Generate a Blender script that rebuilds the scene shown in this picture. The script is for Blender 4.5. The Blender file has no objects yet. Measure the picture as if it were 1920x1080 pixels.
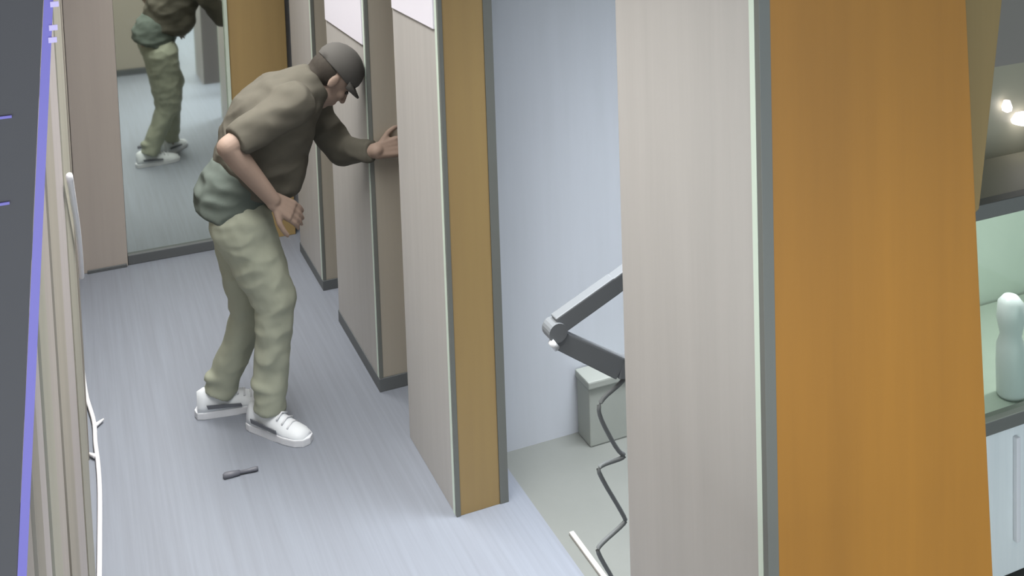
import bpy, bmesh, math, random
from mathutils import Vector, Matrix, noise
random.seed(4)
PI = math.pi
scene = bpy.context.scene
COL = scene.collection

# ------------------------------------------------------------------ camera
# wall-mounted security camera 2.3 m up, looking along a narrow corridor (image taken as 1920 x 1080)
F, CX, CY, H = 2000.0, 960.0, -200.0, 2.3
YAW, PITCH, ROLL = math.radians(23), math.radians(4), math.radians(-1.9)
ROT = Matrix.Rotation(-YAW, 3, 'Z') @ Matrix.Rotation(PI/2 - PITCH, 3, 'X') @ Matrix.Rotation(ROLL, 3, 'Z')
cam_data = bpy.data.cameras.new('camera')
cam_data.sensor_fit = 'HORIZONTAL'; cam_data.sensor_width = 36.0
cam_data.lens = 36.0 * F / 1920.0
cam_data.shift_x = (960.0 - CX) / 1920.0
cam_data.shift_y = (CY - 540.0) / 1920.0
cam_data.clip_start = 0.02
cam = bpy.data.objects.new('camera', cam_data); COL.objects.link(cam)
cam.matrix_world = Matrix.Translation((0, 0, H)) @ ROT.to_4x4()
scene.camera = cam

# ------------------------------------------------------------------ world, lights, exposure
world = bpy.data.worlds.new('world'); scene.world = world; world.use_nodes = True
bg = world.node_tree.nodes['Background']
bg.inputs['Color'].default_value = (0.75, 0.85, 1.0, 1); bg.inputs['Strength'].default_value = 0.5

def area(name, loc, target, sx, sy, power, color, spread=180):
    l = bpy.data.lights.new(name, 'AREA'); l.shape = 'RECTANGLE'; l.size = sx; l.size_y = sy
    l.energy = power; l.color = color; l.spread = math.radians(spread)
    o = bpy.data.objects.new(name, l); COL.objects.link(o); o.location = loc
    o.rotation_euler = (Vector(target) - Vector(loc)).to_track_quat('-Z', 'Y').to_euler()
    return o
# added fill from an unseen front window, to brighten the lower walls
area('fill_front', (1.6, -2.45, 0.75), (1.5, 3.0, 0.6), 3.6, 1.3, 72, (0.86, 0.93, 1.0))
# added fill from an unseen low window, to brighten the near post's side
area('fill_side', (-1.49, -0.7, 0.7), (1.2, 1.6, 0.5), 2.6, 1.2, 48, (0.90, 0.94, 1.0))
# added ceiling fills, spread narrowed so walls brighten downwards
area('ceiling_fill_corridor', (0.50, 3.4, 2.70), (0.50, 3.4, 0), 0.5, 4.2, 60, (1.0, 0.98, 0.95), 95)
area('ceiling_fill_entry', (1.4, 0.6, 2.70), (1.4, 0.6, 0), 1.2, 0.6, 16, (1.0, 0.97, 0.92), 80)
area('ceiling_fill_niche', (2.1, 2.75, 2.70), (2.1, 2.75, 0), 1.4, 0.5, 26, (0.93, 0.96, 1.0), 66)
vs = scene.view_settings
vs.view_transform = 'Standard'; vs.look = 'None'; vs.exposure = 0.1; vs.gamma = 1.0
vs.use_curve_mapping = False

# ------------------------------------------------------------------ helpers
def ray(u, v):
    return ROT @ Vector(((u - CX) / F, -(v - CY) / F, -1.0))
def onY(u, v, y):
    d = ray(u, v); return Vector((0, 0, H)) + d * (y / d.y)
def onF(u, v, z=0.0):
    d = ray(u, v); return Vector((0, 0, H)) + d * ((z - H) / d.z)

MATS = {}
def mat(name, col, rough=0.6, metal=0.0, var=None, scale=(8, 8, 8), amt=0.5, bump=0.0, detail=4.0, emit=None, estr=0.0, spec=0.5):
    """principled material; var = second colour mixed in by stretched noise (grain, weave)"""
    if name in MATS: return MATS[name]
    m = bpy.data.materials.new(name); m.use_nodes = True
    nt = m.node_tree; b = nt.nodes['Principled BSDF']
    b.inputs['Base Color'].default_value = (*col, 1)
    b.inputs['Roughness'].default_value = rough; b.inputs['Metallic'].default_value = metal
    b.inputs['Specular IOR Level'].default_value = spec
    if emit:
        b.inputs['Emission Color'].default_value = (*emit, 1); b.inputs['Emission Strength'].default_value = estr
    if var:
        tc = nt.nodes.new('ShaderNodeTexCoord'); mp = nt.nodes.new('ShaderNodeMapping')
        mp.inputs['Scale'].default_value = scale
        nz = nt.nodes.new('ShaderNodeTexNoise'); nz.inputs['Scale'].default_value = 1.0
        nz.inputs['Detail'].default_value = detail; nz.inputs['Roughness'].default_value = 0.6
        rp = nt.nodes.new('ShaderNodeValToRGB')
        rp.color_ramp.elements[0].position = 0.5 - 0.5*amt*0.6; rp.color_ramp.elements[1].position = 0.5 + 0.5*amt*0.6
        rp.color_ramp.elements[0].color = (*var, 1); rp.color_ramp.elements[1].color = (*col, 1)
        nt.links.new(tc.outputs['Object'], mp.inputs['Vector']); nt.links.new(mp.outputs['Vector'], nz.inputs['Vector'])
        nt.links.new(nz.outputs['Fac'], rp.inputs['Fac']); nt.links.new(rp.outputs['Color'], b.inputs['Base Color'])
        if bump:
            bp = nt.nodes.new('ShaderNodeBump'); bp.inputs['Strength'].default_value = bump; bp.inputs['Distance'].default_value = 0.004
            nt.links.new(nz.outputs['Fac'], bp.inputs['Height']); nt.links.new(bp.outputs['Normal'], b.inputs['Normal'])
    MATS[name] = m
    return m

M = dict(
    floor   = mat('floor_vinyl', (0.225, 0.25, 0.295), 0.55, var=(0.185, 0.20, 0.232), scale=(55, 1.3, 10), amt=1.0, bump=0.05),
    nfloor  = mat('niche_floor', (0.185, 0.195, 0.182), 0.5, var=(0.165, 0.175, 0.163), scale=(5, 5, 5), amt=1.0),
    paint   = mat('wall_paint', (0.56, 0.59, 0.65), 0.8, var=(0.52, 0.55, 0.60), scale=(14, 14, 1.2), amt=1.0),
    pink    = mat('beige_panel', (0.50, 0.45, 0.40), 0.6, var=(0.44, 0.39, 0.355), scale=(18, 18, 0.8), amt=1.0),
    ceil    = mat('ceiling_paint', (0.55, 0.55, 0.53), 0.9),
    pale    = mat('pale_laminate', (0.47, 0.452, 0.43), 0.5, var=(0.415, 0.40, 0.38), scale=(22, 22, 1.1), amt=1.0, bump=0.03),
    orange  = mat('orange_wood', (0.39, 0.178, 0.022), 0.5, var=(0.31, 0.14, 0.018), scale=(14, 14, 0.7), amt=1.0, bump=0.03),
    shadew   = mat('shade_greyed_wood', (0.43, 0.39, 0.32), 0.5, var=(0.37, 0.34, 0.285), scale=(14, 14, 0.8), amt=1.0),  # shade and haze put into the colour of the far post fronts
    olive   = mat('olive_wood', (0.26, 0.18, 0.065), 0.5, var=(0.21, 0.15, 0.055), scale=(14, 14, 0.8), amt=1.0),
    endw    = mat('end_wood', (0.44, 0.31, 0.13), 0.5, var=(0.38, 0.265, 0.115), scale=(14, 14, 0.8), amt=1.0),  # orange wood greyed in its colour for distance haze
    walnut  = mat('dark_walnut', (0.17, 0.155, 0.15), 0.5, var=(0.14, 0.13, 0.125), scale=(14, 14, 0.8), amt=1.0),
    hazew   = mat('haze_greyed_wood', (0.36, 0.25, 0.10), 0.5, var=(0.31, 0.21, 0.09), scale=(14, 14, 0.8), amt=1.0),  # greyer copy of the orange wood, haze put into the colour
    dark    = mat('dark_trim', (0.15, 0.158, 0.145), 0.5),
    palet   = mat('pale_edge', (0.62, 0.72, 0.62), 0.4),
    white   = mat('pale_upper_sheet', (0.80, 0.78, 0.86), 0.5),
    plinth  = mat('plinth_grey', (0.12, 0.13, 0.135), 0.6),
    panel   = mat('charcoal_panel', (0.088, 0.083, 0.09), 0.6, var=(0.078, 0.075, 0.08), scale=(3, 3, 2), amt=1.0),
    blue    = mat('blue_border_glow', (0.10, 0.09, 0.30), 0.4, emit=(0.16, 0.145, 0.48), estr=0.6),  # glow added to draw a screen border line, no lamp
    violet  = mat('violet_border_glow', (0.5, 0.45, 0.7), 0.4, emit=(0.5, 0.42, 0.75), estr=0.35),
    mirror  = mat('mirror_glass', (0.74, 0.79, 0.73), 0.03, metal=1.0),
    arm     = mat('dark_metal_arm', (0.19, 0.205, 0.22), 0.5),
    cord    = mat('cord_rubber', (0.16, 0.175, 0.18), 0.6),
    chrome  = mat('pale_cap', (0.75, 0.77, 0.8), 0.3),
    box     = mat('beige_box', (0.32, 0.34, 0.315), 0.6, var=(0.295, 0.315, 0.29), scale=(6, 6, 6), amt=1.0),
    shirt   = mat('dark_shirt', (0.112, 0.104, 0.084), 0.95, var=(0.10, 0.094, 0.077), scale=(30, 30, 30), amt=1.0, bump=0.1, spec=0.1),
    tail    = mat('grey_green_cloth', (0.115, 0.135, 0.12), 0.95, var=(0.10, 0.12, 0.107), scale=(30, 30, 30), amt=1.0, spec=0.1),
    khaki   = mat('khaki_cloth', (0.38, 0.40, 0.32), 0.9, var=(0.34, 0.36, 0.285), scale=(24, 24, 10), amt=1.0, bump=0.1, spec=0.15),
    cap     = mat('dark_cap', (0.10, 0.096, 0.09), 0.9, spec=0.1),
    skin    = mat('skin', (0.30, 0.22, 0.175), 0.65, var=(0.275, 0.20, 0.16), scale=(20, 20, 20), amt=1.0, spec=0.3),
    hair    = mat('dark_hair', (0.055, 0.048, 0.04), 0.8, var=(0.04, 0.035, 0.03), scale=(90, 90, 90), amt=1.0, spec=0.1),
    eye     = mat('eye_dark', (0.03, 0.025, 0.02), 0.3),
    shoe    = mat('white_shoe', (0.74, 0.78, 0.82), 0.6),
    sole    = mat('shoe_sole', (0.70, 0.72, 0.76), 0.6),
    stripe  = mat('shoe_stripe', (0.12, 0.13, 0.15), 0.6),
    tool    = mat('dark_tool', (0.13, 0.135, 0.16), 0.5),
    counter = mat('counter_front', (0.47, 0.43, 0.36), 0.6),
    highlightw  = mat('white_highlight', (0.82, 0.82, 0.85), 0.5),
    lamp    = mat('lamp_glow', (1, 0.95, 0.95), 0.4, emit=(1.0, 0.93, 0.96), estr=3.0),
    soffit  = mat('soffit_grey', (0.25, 0.24, 0.215), 0.7),
    glassg  = mat('green_back', (0.52, 0.58, 0.52), 0.5, var=(0.45, 0.52, 0.46), scale=(4, 4, 2), amt=1.0),
    drawer  = mat('pale_blue_front', (0.80, 0.86, 0.86), 0.4, var=(0.70, 0.77, 0.78), scale=(40, 40, 1.5), amt=1.0),
    shelfw  = mat('olive_shelf', (0.36, 0.35, 0.26), 0.5),
    vase    = mat('white_ceramic', (0.80, 0.82, 0.86), 0.3),
)
def glass_mat():
    m = bpy.data.materials.new('clear_glass'); m.use_nodes = True; nt = m.node_tree
    for n in list(nt.nodes): nt.nodes.remove(n)
    o = nt.nodes.new('ShaderNodeOutputMaterial'); mx = nt.nodes.new('ShaderNodeMixShader')
    t = nt.nodes.new('ShaderNodeBsdfTransparent'); t.inputs['Color'].default_value = (0.90, 0.95, 0.91, 1)
    g = nt.nodes.new('ShaderNodeBsdfGlossy'); g.inputs['Roughness'].default_value = 0.05
    mx.inputs['Fac'].default_value = 0.07
    nt.links.new(t.outputs[0], mx.inputs[1]); nt.links.new(g.outputs[0], mx.inputs[2]); nt.links.new(mx.outputs[0], o.inputs[0])
    return m
M['glass'] = glass_mat()
# boards of the left wall: three tints of the same lining
for i, c in enumerate([(0.42, 0.38, 0.35), (0.36, 0.33, 0.28), (0.47, 0.43, 0.42), (0.40, 0.385, 0.32)]):
    M['board%d' % i] = mat('lining_board_%d' % i, c, 0.6, var=tuple(0.82*x for x in c), scale=(30, 8, 0.9), amt=1.0)

def link(name, me, m, parent=None):
    me.materials.clear(); me.materials.append(m)
    o = bpy.data.objects.new(name, me); COL.objects.link(o)
    if parent: 
        o.parent = parent
    return o
def wloc(o):
    p = Vector((0, 0, 0))
    while o: p += o.location; o = o.parent
    return p
def fin(name, bm, m, parent=None, bev=0.0, smooth=False):
    """bmesh in world coordinates -> one object; sits at its parent's origin"""
    if bev:
        bmesh.ops.bevel(bm, geom=bm.edges[:], offset=bev, segments=2, affect='EDGES', profile=0.6)
    bmesh.ops.recalc_face_normals(bm, faces=bm.faces[:])
    if parent: bmesh.ops.translate(bm, verts=bm.verts[:], vec=-wloc(parent))
    me = bpy.data.meshes.new(name); bm.to_mesh(me); bm.free()
    if smooth: me.shade_smooth()
    return link(name, me, m, parent)
def single(o):
    """move the origin of a one-mesh thing to the middle of its base"""
    vs_ = [v.co for v in o.data.vertices]
    c = Vector((sum(v.x for v in vs_)/len(vs_), sum(v.y for v in vs_)/len(vs_), min(v.z for v in vs_)))
    o.data.transform(Matrix.Translation(-c)); o.location = c
    return o
def thing(name, loc, label, cat, group=None, kind=None):
    o = bpy.data.objects.new(name, None); COL.objects.link(o); o.location = loc; o.empty_display_size = 0.1
    tag(o, label, cat, group, kind); return o
def tag(o, label=None, cat=None, group=None, kind=None):
    if label: o['label'] = label
    if cat: o['category'] = cat
    if group: o['group'] = group
    if kind: o['kind'] = kind
    return o
def BX(x0, x1, y0, y1, z0, z1, bm=None):
    bm = bm or bmesh.new()
    r = bmesh.ops.create_cube(bm, size=1.0)
    for v in r['verts']:
        v.co = Vector(((x0+x1)/2 + v.co.x*(x1-x0), (y0+y1)/2 + v.co.y*(y1-y0), (z0+z1)/2 + v.co.z*(z1-z0)))
    return bm
def prism(pts, vec, bm=None):
    """closed prism from a planar outline pushed along vec"""
    bm = bm or bmesh.new(); vec = Vector(vec)
    a = [bm.verts.new(p) for p in pts]; b = [bm.verts.new(Vector(p) + vec) for p in pts]
    n = len(pts)
    bm.faces.new(a); bm.faces.new(b[::-1])
    for i in range(n): bm.faces.new((a[i], a[(i+1) % n], b[(i+1) % n], b[i]))
    return bm
def frame_of(d):
    d = d.normalized(); up = Vector((0, 0, 1)) if abs(d.z) < 0.9 else Vector((1, 0, 0))
    x = d.cross(up).normalized(); return x, x.cross(d).normalized()
def tube(pts, r, seg=8, bm=None, rads=None):
    bm = bm or bmesh.new(); pts = [Vector(p) for p in pts]; rings = []
    for i, p in enumerate(pts):
        d = (pts[min(i+1, len(pts)-1)] - pts[max(i-1, 0)])
        x, y = frame_of(d); rr = rads[i] if rads else r
        rings.append([bm.verts.new(p + x*rr*math.cos(2*PI*k/seg) + y*rr*math.sin(2*PI*k/seg)) for k in range(seg)])
    for a, b in zip(rings, rings[1:]):
        for k in range(seg): bm.faces.new((a[k], a[(k+1) % seg], b[(k+1) % seg], b[k]))
    bm.faces.new(rings[0][::-1]); bm.faces.new(rings[-1])
    return bm
def spline(pts, n=6):
    pts = [Vector(p) for p in pts]; out = []
    for i in range(len(pts)-1):
        p0, p1, p2, p3 = pts[max(i-1, 0)], pts[i], pts[i+1], pts[min(i+2, len(pts)-1)]
        for k in range(n):
            t = k/n
            out.append(0.5*((2*p1) + (p2-p0)*t + (2*p0-5*p1+4*p2-p3)*t*t + (3*p1-p0-3*p2+p3)*t**3))
    out.append(pts[-1]); return out
def lathe(prof, c, seg=24):
    bm = bmesh.new(); rings = []
    for r, z in prof:
        rings.append([bm.verts.new((c[0]+r*math.cos(2*PI*k/seg), c[1]+r*math.sin(2*PI*k/seg), c[2]+z)) for k in range(seg)])
    for a, b in zip(rings, rings[1:]):
        for k in range(seg): bm.faces.new((a[k], a[(k+1) % seg], b[(k+1) % seg], b[k]))
    bm.faces.new(rings[0][::-1]); bm.faces.new(rings[-1])
    return bm
def struct(name, bm, m, label, parent=None, bev=0.0):
    o = fin(name, bm, m, parent, bev)
    if not parent: tag(o, label, None, None, 'structure')
    return o

# ------------------------------------------------------------------ the setting
ZC = 2.75
ME = 5.93            # mirror wall
floor = struct('floor', BX(-1.6, 1.345, -2.6, 6.0, -0.06, 0.0), M['floor'], 'grey-blue vinyl corridor floor with fine lengthwise streaks')
nf = struct('floor_niche', BX(1.345, 4.2, -2.6, 6.0, -0.06, 0.0), M['nfloor'], 'beige-grey floor of the niche beside the corridor')
trim = fin('trim_1', BX(1.385, 1.402, 2.05, 2.97, 0.0, 0.010), M['pale'], None, 0.003)
tag(trim, 'pale metal threshold strip between corridor floor and niche floor', None, None, 'structure'); single(trim)
struct('ceiling', BX(-1.6, 4.2, -2.6, 6.1, ZC, ZC+0.08), M['ceil'], 'plain off-white ceiling')
struct('wall_niche', BX(1.30, 4.2, 3.47, 3.56, 0, ZC), M['paint'], 'white-grey painted wall at the back of the niche')
struct('wall_right', BX(1.62, 1.70, 3.57, 6.0, 0, ZC), M['paint'], 'plain wall behind the row of posts')
struct('wall_side', BX(4.12, 4.2, -2.6, 3.45, 0, ZC), M['paint'], 'plain side wall of the room')
wr = BX(-1.6, -1.52, -2.6, -2.05, 0, ZC); BX(-1.6, -1.52, 0.65, 0.99, 0, ZC, wr); BX(-1.6, -1.52, -2.05, 0.65, 1.35, ZC, wr)
struct('wall_room', wr, M['paint'], 'plain wall of the room behind the camera')
# front wall behind the camera: piers round a window added for the front fill
wb = BX(-1.6, -0.35, -2.6, -2.5, 0, ZC); BX(3.5, 4.2, -2.6, -2.5, 0, ZC, wb); BX(-0.35, 3.5, -2.6, -2.5, 2.05, ZC, wb)
struct('wall_back', wb, M['paint'], 'front wall behind the camera with a wide opening added for fill light')
wf = bmesh.new()
for x in (-0.35, 0.9, 2.2, 3.44): BX(x, x+0.06, -2.59, -2.53, 0.0, 2.05, wf)
BX(-0.35, 3.5, -2.59, -2.53, 0.0, 0.06, wf); BX(-0.35, 3.5, -2.59, -2.53, 1.99, 2.05, wf)
w1 = struct('added_window_1', wf, M['dark'], 'added dark framed window behind the camera, unseen source of the front fill')
struct('added_window_pane', BX(-0.3, 3.45, -2.565, -2.555, 0.06, 1.99), M['glass'], None, w1)
w2 = BX(-1.59, -1.54, -2.05, 0.65, 0.0, 0.05); BX(-1.59, -1.54, -2.05, 0.65, 1.30, 1.35, w2)  # low window added for the side fill
for y in (-2.05, -0.72, 0.60): BX(-1.59, -1.54, y, y+0.05, 0.0, 1.35, w2)
w2 = struct('added_window_2', w2, M['dark'], 'added low dark framed window, unseen source of the side fill')
struct('added_window_pane', BX(-1.57, -1.56, -2.0, 0.6, 0.05, 1.30), M['glass'], None, w2)
# left wall with its vertical lining boards; it flares outwards towards the camera
wl = prism([(-0.09, 0.99, 0), (-0.09, 0.99, ZC), (-0.05, 3.4, ZC), (-0.05, 3.4, 0)], (-0.08, 0, 0))
prism([(-0.05, 3.4, 0), (-0.05, 3.4, ZC), (-0.05, 6.0, ZC), (-0.05, 6.0, 0)], (-0.08, 0, 0), wl)
wleft = struct('wall_left', wl, M['pink'], 'timber-lined left wall of the corridor seen almost edge-on')
ys = [0.99, 1.10, 1.22, 1.37, 1.56, 1.82, 2.2, 2.75, 3.4, 4.1, 5.0, 5.9]
for i in range(len(ys)-1):
    def xx(y): return -0.09 + 0.04*min(1, (y-0.99)/2.41)
    y0, y1 = ys[i]+0.004, ys[i+1]-0.004
    p = 0.028 + 0.003*(i % 2)
    b = prism([(xx(y0), y0, 0.0), (xx(y1), y1, 0.0), (xx(y1)+p, y1, 0.0), (xx(y0)+p, y0, 0.0)], (0, 0, ZC))
    fin('lining_board', b, M['board%d' % (i % 4)], wleft)
# end wall: beige pilaster, mirror bay, wood panel
wend = struct('wall_end', BX(-0.13, 1.62, 6.0, 6.1, 0, ZC), M['paint'], 'end wall of the corridor carrying pilaster, mirror and wood panel')
fin('pilaster', BX(-0.02, 0.22, 5.90, 6.0, 0, ZC), M['pink'], wend, 0.003)
fin('wood_panel', BX(0.80, 1.115, 5.915, 6.0, 0, ZC), M['endw'], wend, 0.003)
fin('baseboard', BX(0.02, 0.215, 5.885, 5.90, 0, 0.016), M['plinth'], wend, 0.002)
mir = thing('wall_mirror', (0.51, 5.95, 0), 'tall mirror on the end wall reflecting the man and the corridor', 'mirror')
fin('mirror_glass', BX(0.222, 0.798, 5.93, 5.96, 0.05, 2.4), M['mirror'], mir)
fin('bottom_rail', BX(0.222, 0.798, 5.905, 5.97, 0.0, 0.052), M['plinth'], mir, 0.003)
fin('top_rail', BX(0.222, 0.798, 5.905, 5.97, 2.4, 2.45), M['plinth'], mir, 0.003)
fin('side_rail', BX(0.782, 0.80, 5.90, 5.93, 0.05, 2.4), M['palet'], mir, 0.002)

# ------------------------------------------------------------------ posts along the right of the corridor
def post(x0, x1, y0, y1, wood, label, trimr=0.0, plinth=0.0, pale_from=None, backwood=None):
    t = thing('corridor_post', ((x0+x1)/2, (y0+y1)/2, 0), label, 'pillar', 'posts along the right of the corridor')
    fin('core', BX(x0+0.006, x1-0.006, y0+0.006, y1-0.006, 0, ZC), M['dark'], t)
    zb = 0.0
    if plinth:
        fin('plinth', BX(x0-0.004, x1+0.004, y0-0.006, y1+0.004, 0, plinth), M['plinth'], t, 0.002); zb = plinth
    fin('side_panel', BX(x0, x0+0.006, y0+0.022, y1, 0, ZC), M['pale'], t, 0.0015)
    fin('front_panel', BX(x0+0.014, x1-max(trimr, 0.003), y0, y0+0.006, zb, ZC), wood, t, 0.0015)
    fin('back_panel', BX(x0+0.005, x1-0.003, y1-0.006, y1, zb, ZC), backwood or wood, t, 0.0015)
    fin('dark_edge_trim', BX(x0-0.001, x0+0.0135, y0-0.003, y0+0.010, zb, ZC), M['dark'], t, 0.001)
    fin('edge_highlight', BX(x0-0.002, x0+0.004, y0+0.011, y0+0.030, 0, ZC), M['palet'], t, 0.001)  # bright edge highlight put in as a thin strip
    if trimr: fin('dark_edge_trim', BX(x1-trimr, x1+0.001, y0-0.003, y0+0.010, zb, ZC), M['dark'], t, 0.001)
    if pale_from:  # thin pale sheet over the upper side face
        fin('pale_upper_sheet', BX(x0-0.006, x0+0.001, y0+0.035, y1-0.01, pale_from, 2.3), M['white'], t, 0.001)
    return t
post(1.09, 1.275, 3.21, 3.72, M['hazew'], 'slim post with pale side and orange wood front beside the niche', trimr=0.03, pale_from=1.63)
post(1.08, 1.36, 4.08, 4.76, M['shadew'], 'post with shade-greyed wood front that the man reaches towards', plinth=0.055, pale_from=1.42)
post(1.09, 1.36, 5.12, 5.66, M['shadew'], 'farthest post behind the man, next to the end wall', plinth=0.05)
# big near post, wider towards the floor on its right side
t = thing('corridor_post', (1.33, 1.76, 0), 'large near post with pale side face and broad orange wood front', 'pillar', 'posts along the right of the corridor')
def quadpost(xa, y0, y1, off):      # tapering right edge: x = 1.55 at 1.93 m, 1.63 at 0.77 m
    xr = lambda z: 1.56 + (1.93 - z)*0.057 - off
    return prism([(xa, y0, 0), (xr(0), y0, 0), (xr(ZC), y0, ZC), (xa, y0, ZC)], (0, y1-y0, 0))
fin('core', quadpost(1.10, 1.512, 2.012, 0.01), M['dark'], t)
fin('side_panel', BX(1.09, 1.10, 1.525, 2.018, 0, ZC), M['pale'], t, 0.002)
fin('front_panel', quadpost(1.112, 1.502, 1.512, 0.0), M['orange'], t, 0.0015)
fin('back_panel', quadpost(1.102, 2.012, 2.02, 0.0), M['walnut'], t)
fin('dark_edge_trim', BX(1.088, 1.1115, 1.500, 1.514, 0, ZC), M['dark'], t, 0.001)
fin('edge_highlight', BX(1.088, 1.094, 1.5145, 1.530, 0, ZC), M['palet'], t, 0.001)  # edge highlight of the near post, built as a pale strip
# slanted fin board against the right side of the near post
pts = [onY(1792, -480, 1.56), onY(1932, -480, 1.56), onY(1836, 392, 1.56), onY(1800, 430, 1.56)]
fb = single(fin('fin_board', prism(pts, (0, 0.05, 0)), M['olive'], None, 0.002))
tag(fb, 'tapering olive-brown board fixed to the right side of the near orange post', 'board')

# ------------------------------------------------------------------ added charcoal panel and glowing edge line standing in for a screen border, close to the camera on the left
PY = 0.95
def pp(u, v): return onY(u, v, PY)
e0, e1 = pp(100, 0), pp(50, 1080)
def edge(z, off=0.0):
    k = (z - e0.z)/(e1.z - e0.z); return Vector((e0.x + (e1.x - e0.x)*k + off, PY, z))
cp = thing('screen_border_panel', (-0.6, PY, 0), 'added charcoal panel with glowing blue-violet line, standing in for a screen border at far left', 'panel')
fin('board', prism([edge(0, -0.0077), edge(2.74, -0.0077), Vector((-1.5, PY, 2.74)), Vector((-1.5, PY, 0))], (0, 0.035, 0)), M['panel'], cp)
fin('border_line', prism([edge(0, -0.0072), edge(2.74, -0.0072), edge(2.74), edge(0)], (0, 0.03, 0)), M['blue'], cp)
for v in (8, 52, 75):
    a = pp(97 - v*0.05, v); bmx = BX(a.x-0.001, a.x+0.0055, PY-0.002, PY, a.z-0.0022, a.z+0.0022)
    fin('border_tick', bmx, M['violet'], cp)
for v, w in ((218, 22), (380, 18)):
    a, b = pp(-40, v), pp(w, v)
    fin('blue_mark', BX(a.x, b.x, PY-0.0015, PY, b.z-0.001, b.z+0.001), M['blue'], cp)
# bright highlights on the left wall and along its foot, put in as white tubes
cpn = []
for v, y in ((330, 2.7), (380, 2.95), (430, 3.25), (480, 3.6), (525, 3.95)):
    cpn.append(Vector((xx(y) + 0.044, y, onY(125, v, y).z)))
c = fin('wall_highlight', tube(spline(cpn), 0.008), M['highlightw'], None, smooth=True)
tag(single(c), 'thin bright highlight put in as a white tube down the left wall near the beige pilaster', 'highlight')
cab = thing('white_highlight', onF(168, 900), 'bright highlight put in as a white tube along the foot of the left wall', 'cable')
pc = [onF(u, v, 0.012) for u, v in ((151, 660), (156, 700), (163, 745), (176, 790), (179, 830), (184, 870), (187, 920), (187, 1000), (186, 1100))]
fin('highlight_line', tube(spline(pc), 0.008), M['highlightw'], cab, smooth=True)
for (u, v), (u2, v2) in (((176, 800), (194, 786)), ((180, 856), (166, 850))):
    fin('highlight_spur', tube([onF(u, v, 0.012), onF((u+u2)/2, (v+v2)/2, 0.012), onF(u2, v2, 0.012)], 0.006, rads=[0.009, 0.007, 0.004]), M['highlightw'], cab, smooth=True)

# ------------------------------------------------------------------ things in the niche
AY = 2.55
def ap(u, v): return onY(u, v, AY)
at = thing('folding_arm', (1.62, AY, 0), 'dark folding support arm with bent elbow behind the near post', 'support arm')
fin('stand_pole', tube([(1.62, AY, 0.02), (1.62, AY, 0.6), (1.62, AY, 1.25)], 0.022, 16), M['arm'], at, smooth=True)
fin('stand_base', lathe([(0.14, 0), (0.15, 0.008), (0.145, 0.02), (0.05, 0.03), (0.03, 0.05)], (1.62, AY, 0)), M['arm'], at, smooth=True)
def bar(a, b, w0, w1, d, m, name):
    a, b = Vector(a), Vector(b); x = (b-a).normalized(); n = Vector((0, 1, 0)).cross(x).normalized()
    return fin(name, prism([a+n*w0/2-Vector((0,d/2,0)), b+n*w1/2-Vector((0,d/2,0)), b-n*w1/2-Vector((0,d/2,0)), a-n*w0/2-Vector((0,d/2,0))], (0, d, 0)), m, at, 0.004)
S = AY/F*1.05
elb = ap(1040, 618)
bar(ap(1044, 608), ap(1152, 531) , 0.052, 0.052, 0.035, M['arm'], 'upper_arm')
bar(ap(1150, 533), (1.62, AY, 1.13), 0.05, 0.045, 0.035, M['arm'], 'upper_arm_end')
bar(ap(1040, 632), ap(1160, 688), 0.050, 0.062, 0.035, M['arm'], 'lower_arm')
bar(ap(1158, 687), (1.62, AY, 0.72), 0.06, 0.05, 0.035, M['arm'], 'lower_arm_end')
fin('elbow_joint', tube([elb+Vector((0,-0.024,0)), elb+Vector((0,0.024,0))], 0.027, 20), M['arm'], at, smooth=False)
ec = ap(1031, 640)
fin('pale_cap', tube([ec+Vector((0.008,-0.026,-0.010)), ec+Vector((-0.008,-0.026,0.012))], 0.009, 10), M['chrome'], at, smooth=True)
cpts = [(1168, 715), (1124, 752), (1122, 778), (1158, 846), (1176, 856), (1126, 872), (1120, 884), (1173, 972), (1172, 980), (1122, 1024), (1120, 1036), (1155, 1095)]
zz = [ap(u, v) for i, (u, v) in enumerate(cpts)]
last = zz[-1]
zz += [last+Vector((0.02, 0.0, -0.07)), Vector((last.x-0.02, AY, 0.06)), Vector((last.x+0.05, AY, 0.012)), Vector((last.x+0.25, AY, 0.012))]
def corner_cut(p, n=2):
    for _ in range(n):
        q = [p[0]]
        for a, b in zip(p, p[1:]): q += [a.lerp(b, 0.22), a.lerp(b, 0.78)]
        p = q + [p[-1]]
    return p
cd = fin('coiled_cord', tube(corner_cut([ap(1185, 690)]+zz), 0.0062, 8), M['cord'], None, smooth=True)
tag(single(cd), 'dark zigzag coiled cord hanging below the folding arm', 'cord')
bx0 = onY(1090, 705, 3.25)
nb = thing('storage_box', (1.98, 3.41, 0), 'low beige-green box against the niche wall behind the cord', 'box')
fin('body', BX(1.665, 2.3, 3.36, 3.462, 0.0, 0.22), M['box'], nb, 0.006)
fin('lid', BX(1.66, 2.308, 3.352, 3.465, 0.22, 0.25), M['box'], nb, 0.006)

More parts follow.
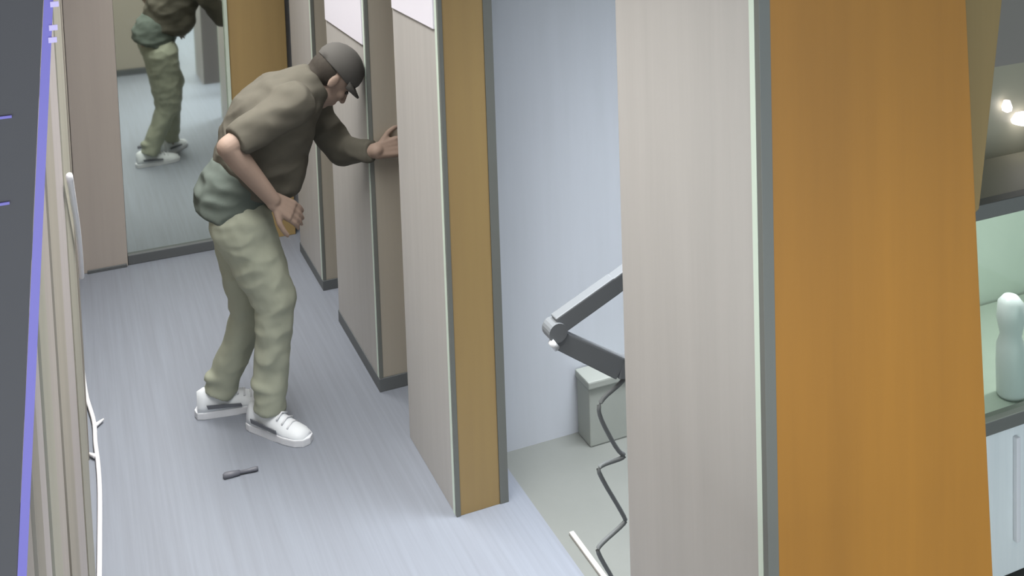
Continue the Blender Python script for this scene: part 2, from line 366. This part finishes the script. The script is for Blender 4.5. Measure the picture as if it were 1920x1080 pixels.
# ------------------------------------------------------------------ glazed display bay beyond the near post
DY = 2.2
dc = thing('display_cabinet', (2.75, DY+0.3, 0), 'glass-fronted display cabinet with dark rails at the right edge', 'cabinet')
def dz(v): return onY(1920, v, DY).z
x0, x1 = 2.2, 3.4
zl, zu = dz(768), dz(374)
fin('back_board', BX(x0, x1, DY+0.55, DY+0.58, 0.0, 2.3), M['glassg'], dc)
fin('side_board', BX(x0-0.03, x0, DY, DY+0.58, 0.0, 2.3), M['pale'], dc, 0.003)
fin('side_board', BX(x1, x1+0.03, DY, DY+0.58, 0.0, 2.3), M['pale'], dc, 0.003)
fin('top_board', BX(x0-0.03, x1+0.03, DY, DY+0.58, 2.3, 2.34), M['soffit'], dc, 0.003)
dr = fin('drawer_front', BX(x0, x1, DY-0.01, DY+0.02, 0.05, zl-0.03), M['drawer'], dc, 0.004)
fin('drawer_pull', BX(x0+0.25, x0+0.265, DY-0.025, DY-0.01, 0.15, zl-0.06), M['chrome'], dr, 0.003)
fin('shelf', BX(x0, x1, DY+0.02, DY+0.54, zl-0.02, zl), M['glassg'], dc, 0.003)
fin('shelf', BX(x0, x1, DY+0.02, DY+0.54, zu-0.015, zu+0.005), M['shelfw'], dc, 0.003)
fin('dark_rail', BX(x0-0.03, x1+0.03, DY-0.02, DY+0.02, zl-0.028, zl+0.012), M['dark'], dc, 0.003)
fin('dark_rail', BX(x0-0.03, x1+0.03, DY-0.02, DY+0.02, zu-0.022, zu+0.022), M['dark'], dc, 0.003)
fin('glass_pane', BX(x0, x1, DY+0.002, DY+0.008, zl+0.012, zu-0.022), M['glass'], dc)
fin('upper_panel', BX(x0, x1, DY+0.30, DY+0.32, zu+0.005, zu+0.30), M['shelfw'], dc)
fin('upper_panel_dark', BX(x0, x1, DY+0.30, DY+0.32, zu+0.30, 2.3), M['soffit'], dc)
cl = bpy.data.lights.new('cabinet_fill_light', 'AREA'); cl.shape = 'RECTANGLE'; cl.size = 1.0; cl.size_y = 0.05; cl.energy = 5.0  # fill added to brighten the cabinet interior
clo = bpy.data.objects.new('cabinet_fill_light', cl); COL.objects.link(clo); clo.location = (2.8, DY+0.12, zu-0.03)
for u, v, r in ((1888, 200, 0.016), (1920, 224, 0.042)):
    p = onY(u, v, DY+0.28)
    l = fin('spot_lamp', lathe([(r*0.6, 0.02), (r, 0.0), (r*0.9, -0.012), (r*0.3, -0.018)], p, 16), M['lamp'], dc, smooth=True)
vp = onY(1886, 745, DY+0.07)
vb = fin('white_bottle', lathe([(0.034, 0), (0.040, 0.01), (0.042, 0.10), (0.040, 0.16), (0.030, 0.19), (0.034, 0.21), (0.040, 0.24), (0.036, 0.29), (0.02, 0.31), (0.005, 0.315)], (vp.x+0.02, vp.y, zl)), M['vase'], None, smooth=True)
tag(single(vb), 'white rounded bottle standing on the shelf of the glass cabinet', 'bottle')

# reception counter below the camera: shows only in the mirror
rc = thing('reception_counter', (0.5, 1.05, 0), 'beige counter with dark plinth seen only in the mirror', 'counter')
fin('counter_front', BX(-0.03, 0.86, 0.85, 1.26, 0.06, 1.02), M['counter'], rc, 0.004)
fin('plinth', BX(-0.02, 0.85, 0.87, 1.27, 0.0, 0.06), M['plinth'], rc, 0.003)
fin('counter_top', BX(-0.04, 0.88, 0.83, 1.28, 1.02, 1.05), M['pale'], rc, 0.004)

# dark bar on the floor
ta, tb = onF(418, 893, 0.009), onF(484, 878, 0.009)
tl = thing('bar_tool', ((ta+tb)/2).xy.to_3d(), 'small dark bar-shaped tool lying on the corridor floor', 'tool')
m0 = ta.lerp(tb, 0.48)
fin('handle', tube([ta, ta.lerp(m0, 0.1), ta.lerp(m0, 0.5), m0], 0.01, 10, rads=[0.006, 0.012, 0.012, 0.009]), M['tool'], tl, smooth=True)
fin('shaft', tube([m0-(tb-ta)*0.05, m0.lerp(tb, 0.5), m0.lerp(tb, 0.85), tb], 0.01, 10, rads=[0.006, 0.007, 0.009, 0.007]), M['tool'], tl, smooth=True)

# ------------------------------------------------------------------ the man
MY = 4.12
def J(u, v, y=MY): return onY(u, v, y)
def capsule(bm, a, b, r0, r1, seg=16, flat0=False, flat1=False):
    a, b = Vector(a), Vector(b); d = (b-a).normalized(); x, y = frame_of(d); rings = []
    prof = []
    if flat0: prof += [(a, r0)]
    else: prof += [(a - d*r0*math.cos(t), r0*math.sin(t)) for t in (0.15, 0.5, 0.9, 1.25)] + [(a, r0)]
    if flat1: prof += [(b, r1)]
    else: prof += [(b, r1)] + [(b + d*r1*math.cos(t), r1*math.sin(t)) for t in (1.25, 0.9, 0.5, 0.15)]
    for c_, r in prof:
        rings.append([bm.verts.new(c_ + x*r*math.cos(2*PI*k/seg) + y*r*math.sin(2*PI*k/seg)) for k in range(seg)])
    for p, q in zip(rings, rings[1:]):
        for k in range(seg): bm.faces.new((p[k], p[(k+1) % seg], q[(k+1) % seg], q[k]))
    bm.faces.new(rings[0][::-1]); bm.faces.new(rings[-1])
def ellip(bm, c_, r, rot=None):
    g = bmesh.ops.create_icosphere(bm, subdivisions=3, radius=1.0)
    mt = Matrix.Translation(c_) @ (rot.to_4x4() if rot else Matrix.Identity(4)) @ Matrix.Diagonal((*r, 1))
    bmesh.ops.transform(bm, matrix=mt, verts=g['verts'])
def loft(bm, secs, seg=24, flat=True):
    """secs: (centre, lateral half width along Y, half depth); rings stand square to the spine"""
    rings = []
    for i, (c_, lw, dp) in enumerate(secs):
        d = (secs[min(i+1, len(secs)-1)][0] - secs[max(i-1, 0)][0]).normalized()
        x = Vector((0, 1, 0)); y = d.cross(x).normalized()
        rings.append([bm.verts.new(c_ + x*lw*math.cos(2*PI*k/seg) + y*dp*math.sin(2*PI*k/seg)) for k in range(seg)])
    for p, q in zip(rings, rings[1:]):
        for k in range(seg): bm.faces.new((p[k], p[(k+1) % seg], q[(k+1) % seg], q[k]))
    bm.faces.new(rings[0][::-1]); bm.faces.new(rings[-1])
def blob(name, bm, m, parent, voxel=0.008, smooth=6, fold=0.0, fs=(9, 9, 16)):
    """melt overlapping closed shapes into one continuous skin"""
    bmesh.ops.recalc_face_normals(bm, faces=bm.faces[:])
    bmesh.ops.translate(bm, verts=bm.verts[:], vec=-wloc(parent))
    me = bpy.data.meshes.new('tmp'); bm.to_mesh(me); bm.free()
    o = bpy.data.objects.new('tmp', me); COL.objects.link(o)
    r = o.modifiers.new('r', 'REMESH'); r.mode = 'VOXEL'; r.voxel_size = voxel
    s = o.modifiers.new('s', 'SMOOTH'); s.factor = 0.5; s.iterations = smooth
    dg = bpy.context.evaluated_depsgraph_get(); dg.update()
    nm = bpy.data.meshes.new_from_object(o.evaluated_get(dg)); nm.name = name
    bpy.data.objects.remove(o); bpy.data.meshes.remove(me)
    if fold:                                   # soft folds in the cloth
        ns = [v.normal.copy() for v in nm.vertices]
        for v, nn in zip(nm.vertices, ns):
            p = Vector((v.co.x*fs[0], v.co.y*fs[1], v.co.z*fs[2]))
            v.co += nn * fold * (1.4*(0.5 - abs(noise.noise(p))*1.6) + 0.6*noise.noise(p*2.3 + Vector((5, 2, 9))))
    nm.shade_smooth()
    return link(name, nm, m, parent)

man = thing('person', (0.56, 4.1, 0), 'man in dark cap, dark shirt and khaki trousers bending towards the shade-greyed post', 'person')
hipR, hipL = J(452, 418, 4.02), J(450, 410, 4.21)
kneeR, kneeL = J(517, 565, 3.99), J(472, 585, 4.2)
ankR, ankL = J(503, 745, 4.0), J(408, 728, 4.22)
shR, shL = J(548, 196, 3.95), J(585, 200, 4.28)
elR, wrR = J(428, 276, 3.87), J(512, 376, 3.89)
elL, wrL = J(640, 284, 4.22), J(706, 283, 4.045)
spine = [J(448, 395), J(468, 330), J(498, 270), J(528, 215), J(556, 178)]
neckb, head = J(578, 162), J(622, 143)
hd = Vector((0.62, 0.0, -0.78)).normalized()      # where the face looks
hu = Vector((0.78, 0.0, 0.62)).normalized()       # crown direction
hs = Vector((0, 1, 0))
hrot = Matrix((hd, hs, hu)).transposed()
def HP(f, s, u): return head + hd*f + hs*s + hu*u

def hand(bm, wrist, dirv, palm_n, side, curl, L=0.185):
    """palm, four jointed fingers of unequal length and a thumb leaving the side of the palm"""
    d = Vector(dirv).normalized(); n = Vector(palm_n).normalized(); s = d.cross(n).normalized()*side; n = s.cross(d).normalized()*side
    if n.dot(Vector(palm_n)) < 0: n = -n
    for k in (-1.2, -0.4, 0.4, 1.2):
        capsule(bm, wrist + s*k*0.014, wrist + d*0.085 + s*k*0.024, 0.017, 0.014, 10)
    for k, ln in ((-1.5, 0.066), (-0.5, 0.076), (0.5, 0.072), (1.5, 0.056)):
        p = wrist + d*0.088 + s*k*0.0215; a = curl*0.6; 
        for j, fr in enumerate((0.45, 0.32, 0.23)):
            q = p + (d*math.cos(a) + n*math.sin(a))*ln*fr*1.15
            capsule(bm, p, q, 0.0095-0.0008*j, 0.009-0.0008*j, 8); p = q; a += curl*0.7
    p = wrist + d*0.03 - s*0.032
    for j, (ln, a) in enumerate(((0.042, 0.75), (0.034, 0.45), (0.026, 0.2))):
        q = p + (d*math.cos(a) - s*math.sin(a) + n*0.35*(j+1)*curl*0.6).normalized()*ln
        capsule(bm, p, q, 0.0125-0.0012*j, 0.0115-0.0012*j, 8); p = q

# body (one continuous surface under the clothes)
bm = bmesh.new()
loft(bm, [(spine[0], 0.14, 0.10), (spine[1], 0.135, 0.10), (spine[2], 0.145, 0.11), (spine[3], 0.16, 0.11), (spine[4], 0.15, 0.085), (neckb, 0.07, 0.06)])
ellip(bm, spine[0], (0.11, 0.15, 0.11))
for h_, k_, a_ in ((hipR, kneeR, ankR), (hipL, kneeL, ankL)):
    capsule(bm, h_, k_, 0.085, 0.055); capsule(bm, k_, k_.lerp(a_, 0.35), 0.053, 0.054); capsule(bm, k_.lerp(a_, 0.35), a_, 0.054, 0.036)
    capsule(bm, a_, Vector((a_.x, a_.y, 0.065)), 0.035, 0.03)
for s_, e_, w_ in ((shR, elR, wrR), (shL, elL, wrL)):
    ellip(bm, s_, (0.07, 0.07, 0.07)); capsule(bm, s_, e_, 0.052, 0.042)
    capsule(bm, e_, e_.lerp(w_, 0.3), 0.041, 0.042); capsule(bm, e_.lerp(w_, 0.3), w_, 0.042, 0.028)
capsule(bm, neckb, HP(-0.03, 0, -0.06), 0.062, 0.056)
# head: skull, jaw, brow, nose, lips, ears
ellip(bm, HP(-0.005, 0, 0.025), (0.098, 0.077, 0.095), hrot)
ellip(bm, HP(0.028, 0, -0.045), (0.062, 0.058, 0.072), hrot)
ellip(bm, HP(0.045, 0, -0.098), (0.030, 0.032, 0.022), hrot)
capsule(bm, HP(0.082, -0.03, 0.02), HP(0.082, 0.03, 0.02), 0.013, 0.013, 10)
capsule(bm, HP(0.088, 0, 0.005), HP(0.106, 0, -0.035), 0.008, 0.012, 10)
for s_ in (-1, 1):
    ellip(bm, HP(0.097, s_*0.010, -0.038), (0.010, 0.009, 0.008), hrot)
    ellip(bm, HP(-0.005, s_*0.077, -0.012), (0.018, 0.009, 0.030), hrot)
    ellip(bm, HP(0.062, s_*0.040, -0.025), (0.022, 0.02, 0.02), hrot)
capsule(bm, HP(0.083, -0.018, -0.064), HP(0.083, 0.018, -0.064), 0.0065, 0.0065, 8)
capsule(bm, HP(0.081, -0.015, -0.075), HP(0.081, 0.015, -0.075), 0.0065, 0.0065, 8)
hand(bm, wrR, Vector((0.75, 0.12, -0.62)), (-0.35, 0.85, -0.4), 1, 0.35)
hand(bm, wrL, Vector((0.95, 0.04, 0.05)), (0.1, 0.9, -0.4), -1, 0.12)
body = blob('body', bm, M['skin'], man, 0.0048, 3)
for s_ in (-1, 1):
    e = bmesh.new(); ellip(e, HP(0.080, s_*0.030, -0.003), (0.010, 0.013, 0.008), hrot); fin('eye', e, M['eye'], man, smooth=True)
e = bmesh.new(); ellip(e, HP(-0.028, 0, 0.004), (0.079, 0.0785, 0.072), hrot); ellip(e, HP(-0.05, 0, -0.04), (0.05, 0.062, 0.05), hrot); blob('hair', e, M['hair'], man, 0.006, 4)
# shirt: torso, hanging belly, right sleeve to the elbow, left sleeve to the wrist
bm = bmesh.new()
loft(bm, [(J(462, 352), 0.178, 0.135), (J(472, 325), 0.182, 0.150), (J(490, 275), 0.19, 0.172), (J(512, 226), 0.195, 0.172), (J(542, 188), 0.190, 0.140), (J(574, 164), 0.115, 0.095), (J(594, 150), 0.084, 0.078)])
ellip(bm, J(522, 308), (0.11, 0.165, 0.12))
ellip(bm, J(520, 335), (0.09, 0.16, 0.07))
ellip(bm, J(508, 205), (0.13, 0.17, 0.12))
for s_ in (shR, shL): ellip(bm, s_, (0.088, 0.085, 0.085))
capsule(bm, shR, shR.lerp(elR, 0.9), 0.078, 0.064, flat1=True)
capsule(bm, shL, elL, 0.076, 0.058); capsule(bm, elL, elL.lerp(wrL, 0.9), 0.056, 0.044, flat1=True)
blob('shirt', bm, M['shirt'], man, 0.007, 26, 0.008, (7, 9, 11))
# hem of an under-layer over the seat
bm = bmesh.new()
loft(bm, [(J(428, 402), 0.194, 0.140), (J(436, 376), 0.192, 0.150), (J(448, 345), 0.180, 0.145), (J(462, 318), 0.165, 0.125)])
ellip(bm, J(425, 355), (0.085, 0.165, 0.085))
blob('under_layer', bm, M['tail'], man, 0.007, 20, 0.006, (7, 9, 14))
# trousers
bm = bmesh.new()
ellip(bm, J(452, 415), (0.118, 0.168, 0.09))
for h_, k_, a_ in ((hipR, kneeR, ankR), (hipL, kneeL, ankL)):
    capsule(bm, h_, k_, 0.117, 0.080); capsule(bm, k_, k_.lerp(a_, 0.45), 0.077, 0.066)
    capsule(bm, k_.lerp(a_, 0.45), Vector((a_.x+0.004, a_.y, max(0.075, a_.z-0.05))), 0.066, 0.060, flat1=True)
    ellip(bm, k_.lerp(a_, 0.82) + Vector((-0.012, 0, 0)), (0.062, 0.06, 0.03)); ellip(bm, k_.lerp(a_, 0.93) + Vector((0.008, 0, 0)), (0.06, 0.058, 0.025))
blob('trousers', bm, M['khaki'], man, 0.007, 10, 0.006, (9, 9, 12))
# cap with visor
bm = bmesh.new()
ellip(bm, HP(-0.004, 0, 0.050), (0.108, 0.090, 0.085), hrot)
cut = bmesh.ops.bisect_plane(bm, geom=bm.verts[:]+bm.edges[:]+bm.faces[:], plane_co=HP(0, 0, 0.022), plane_no=(hu + hd*0.05), clear_inner=True)
bmesh.ops.holes_fill(bm, edges=[e for e in bm.edges if e.is_boundary])
cap = fin('cap', bm, M['cap'], man, smooth=True)
bm = bmesh.new(); top = []; 
for k in range(13):
    a = -1.15 + 2.3*k/12
    top.append((HP(0.092*math.cos(a)+0.004, 0.086*math.sin(a), 0.030), HP(0.092*math.cos(a) + 0.050*math.cos(a*1.2), 0.088*math.sin(a), 0.016 - 0.012*abs(math.sin(a)))))
for th in (0, 0.006):
    pass
vi = [[bm.verts.new(p + hu*th) for p in pr] for th in (0.0, 0.006) for pr in top]
n = len(top)
for i in range(n-1):
    bm.faces.new((vi[i][0], vi[i+1][0], vi[i+1][1], vi[i][1])); bm.faces.new((vi[n+i][0], vi[n+i][1], vi[n+i+1][1], vi[n+i+1][0]))
    bm.faces.new((vi[i][1], vi[i+1][1], vi[n+i+1][1], vi[n+i][1])); bm.faces.new((vi[i][0], vi[n+i][0], vi[n+i+1][0], vi[i+1][0]))
for i in (0, n-1): bm.faces.new((vi[i][0], vi[i][1], vi[n+i][1], vi[n+i][0]))
fin('visor', bm, M['cap'], cap, smooth=True)
# shoes
def shoe(heel, yaw):
    """heel: floor point under the ankle; toe towards +X turned by yaw"""
    R_ = Matrix.Rotation(yaw, 3, 'Z'); h0 = Vector((heel.x, heel.y, 0))
    def T(x, y, z): return h0 + R_ @ Vector((x, y, z))
    out = [(-0.085, 0.030), (-0.06, 0.038), (0.0, 0.038), (0.06, 0.043), (0.11, 0.047), (0.16, 0.042), (0.19, 0.026)]
    ring = [(x, w) for x, w in out] + [(0.20, 0.0)] + [(x, -w) for x, w in out[::-1]] + [(-0.095, 0.0)]
    s = prism([T(x*1.02, w*1.06, 0.0) for x, w in ring], (0, 0, 0.028))
    so = fin('sole', s, M['sole'], man, 0.004)
    u = bmesh.new()
    hts = [0.10, 0.112, 0.105, 0.088, 0.068, 0.055, 0.045]
    secs = []
    for (x, w), hgt in zip(out, hts):
        secs.append([u.verts.new(T(x, w*math.cos(t)*(1.0 if math.sin(t) < 0.6 else 0.92), 0.022 + (hgt-0.022)*math.sin(t))) for t in [PI*k/10 for k in range(11)]])
    for p, q in zip(secs, secs[1:]):
        for k in range(10): u.faces.new((p[k], p[k+1], q[k+1], q[k]))
        u.faces.new((p[0], q[0], q[10], p[10]))
    u.faces.new(secs[0]); u.faces.new(secs[-1][::-1])
    up = fin('shoe_upper', u, M['shoe'], man, smooth=True)
    for sd in (-1, 1):
        b = prism([T(-0.05, sd*0.0405, 0.058), T(-0.045, sd*0.0405, 0.042), T(0.085, sd*0.0475, 0.034), T(0.08, sd*0.0465, 0.046)], R_ @ Vector((0, sd*0.004, 0)))
        fin('stripe', b, M['stripe'], up)
    lc = bmesh.new()
    for j in range(4):
        x = 0.045 + 0.025*j; zt = 0.101 - 0.011*j
        tube([T(x, -0.03, zt-0.014), T(x, 0, zt+0.001), T(x, 0.03, zt-0.014)], 0.004, 6, lc)
    fin('laces', lc, M['sole'], up, smooth=True)
shoe(Vector((ankR.x-0.005, ankR.y, 0)), math.radians(-52))
shoe(Vector((ankL.x+0.005, ankL.y, 0)), math.radians(-6))
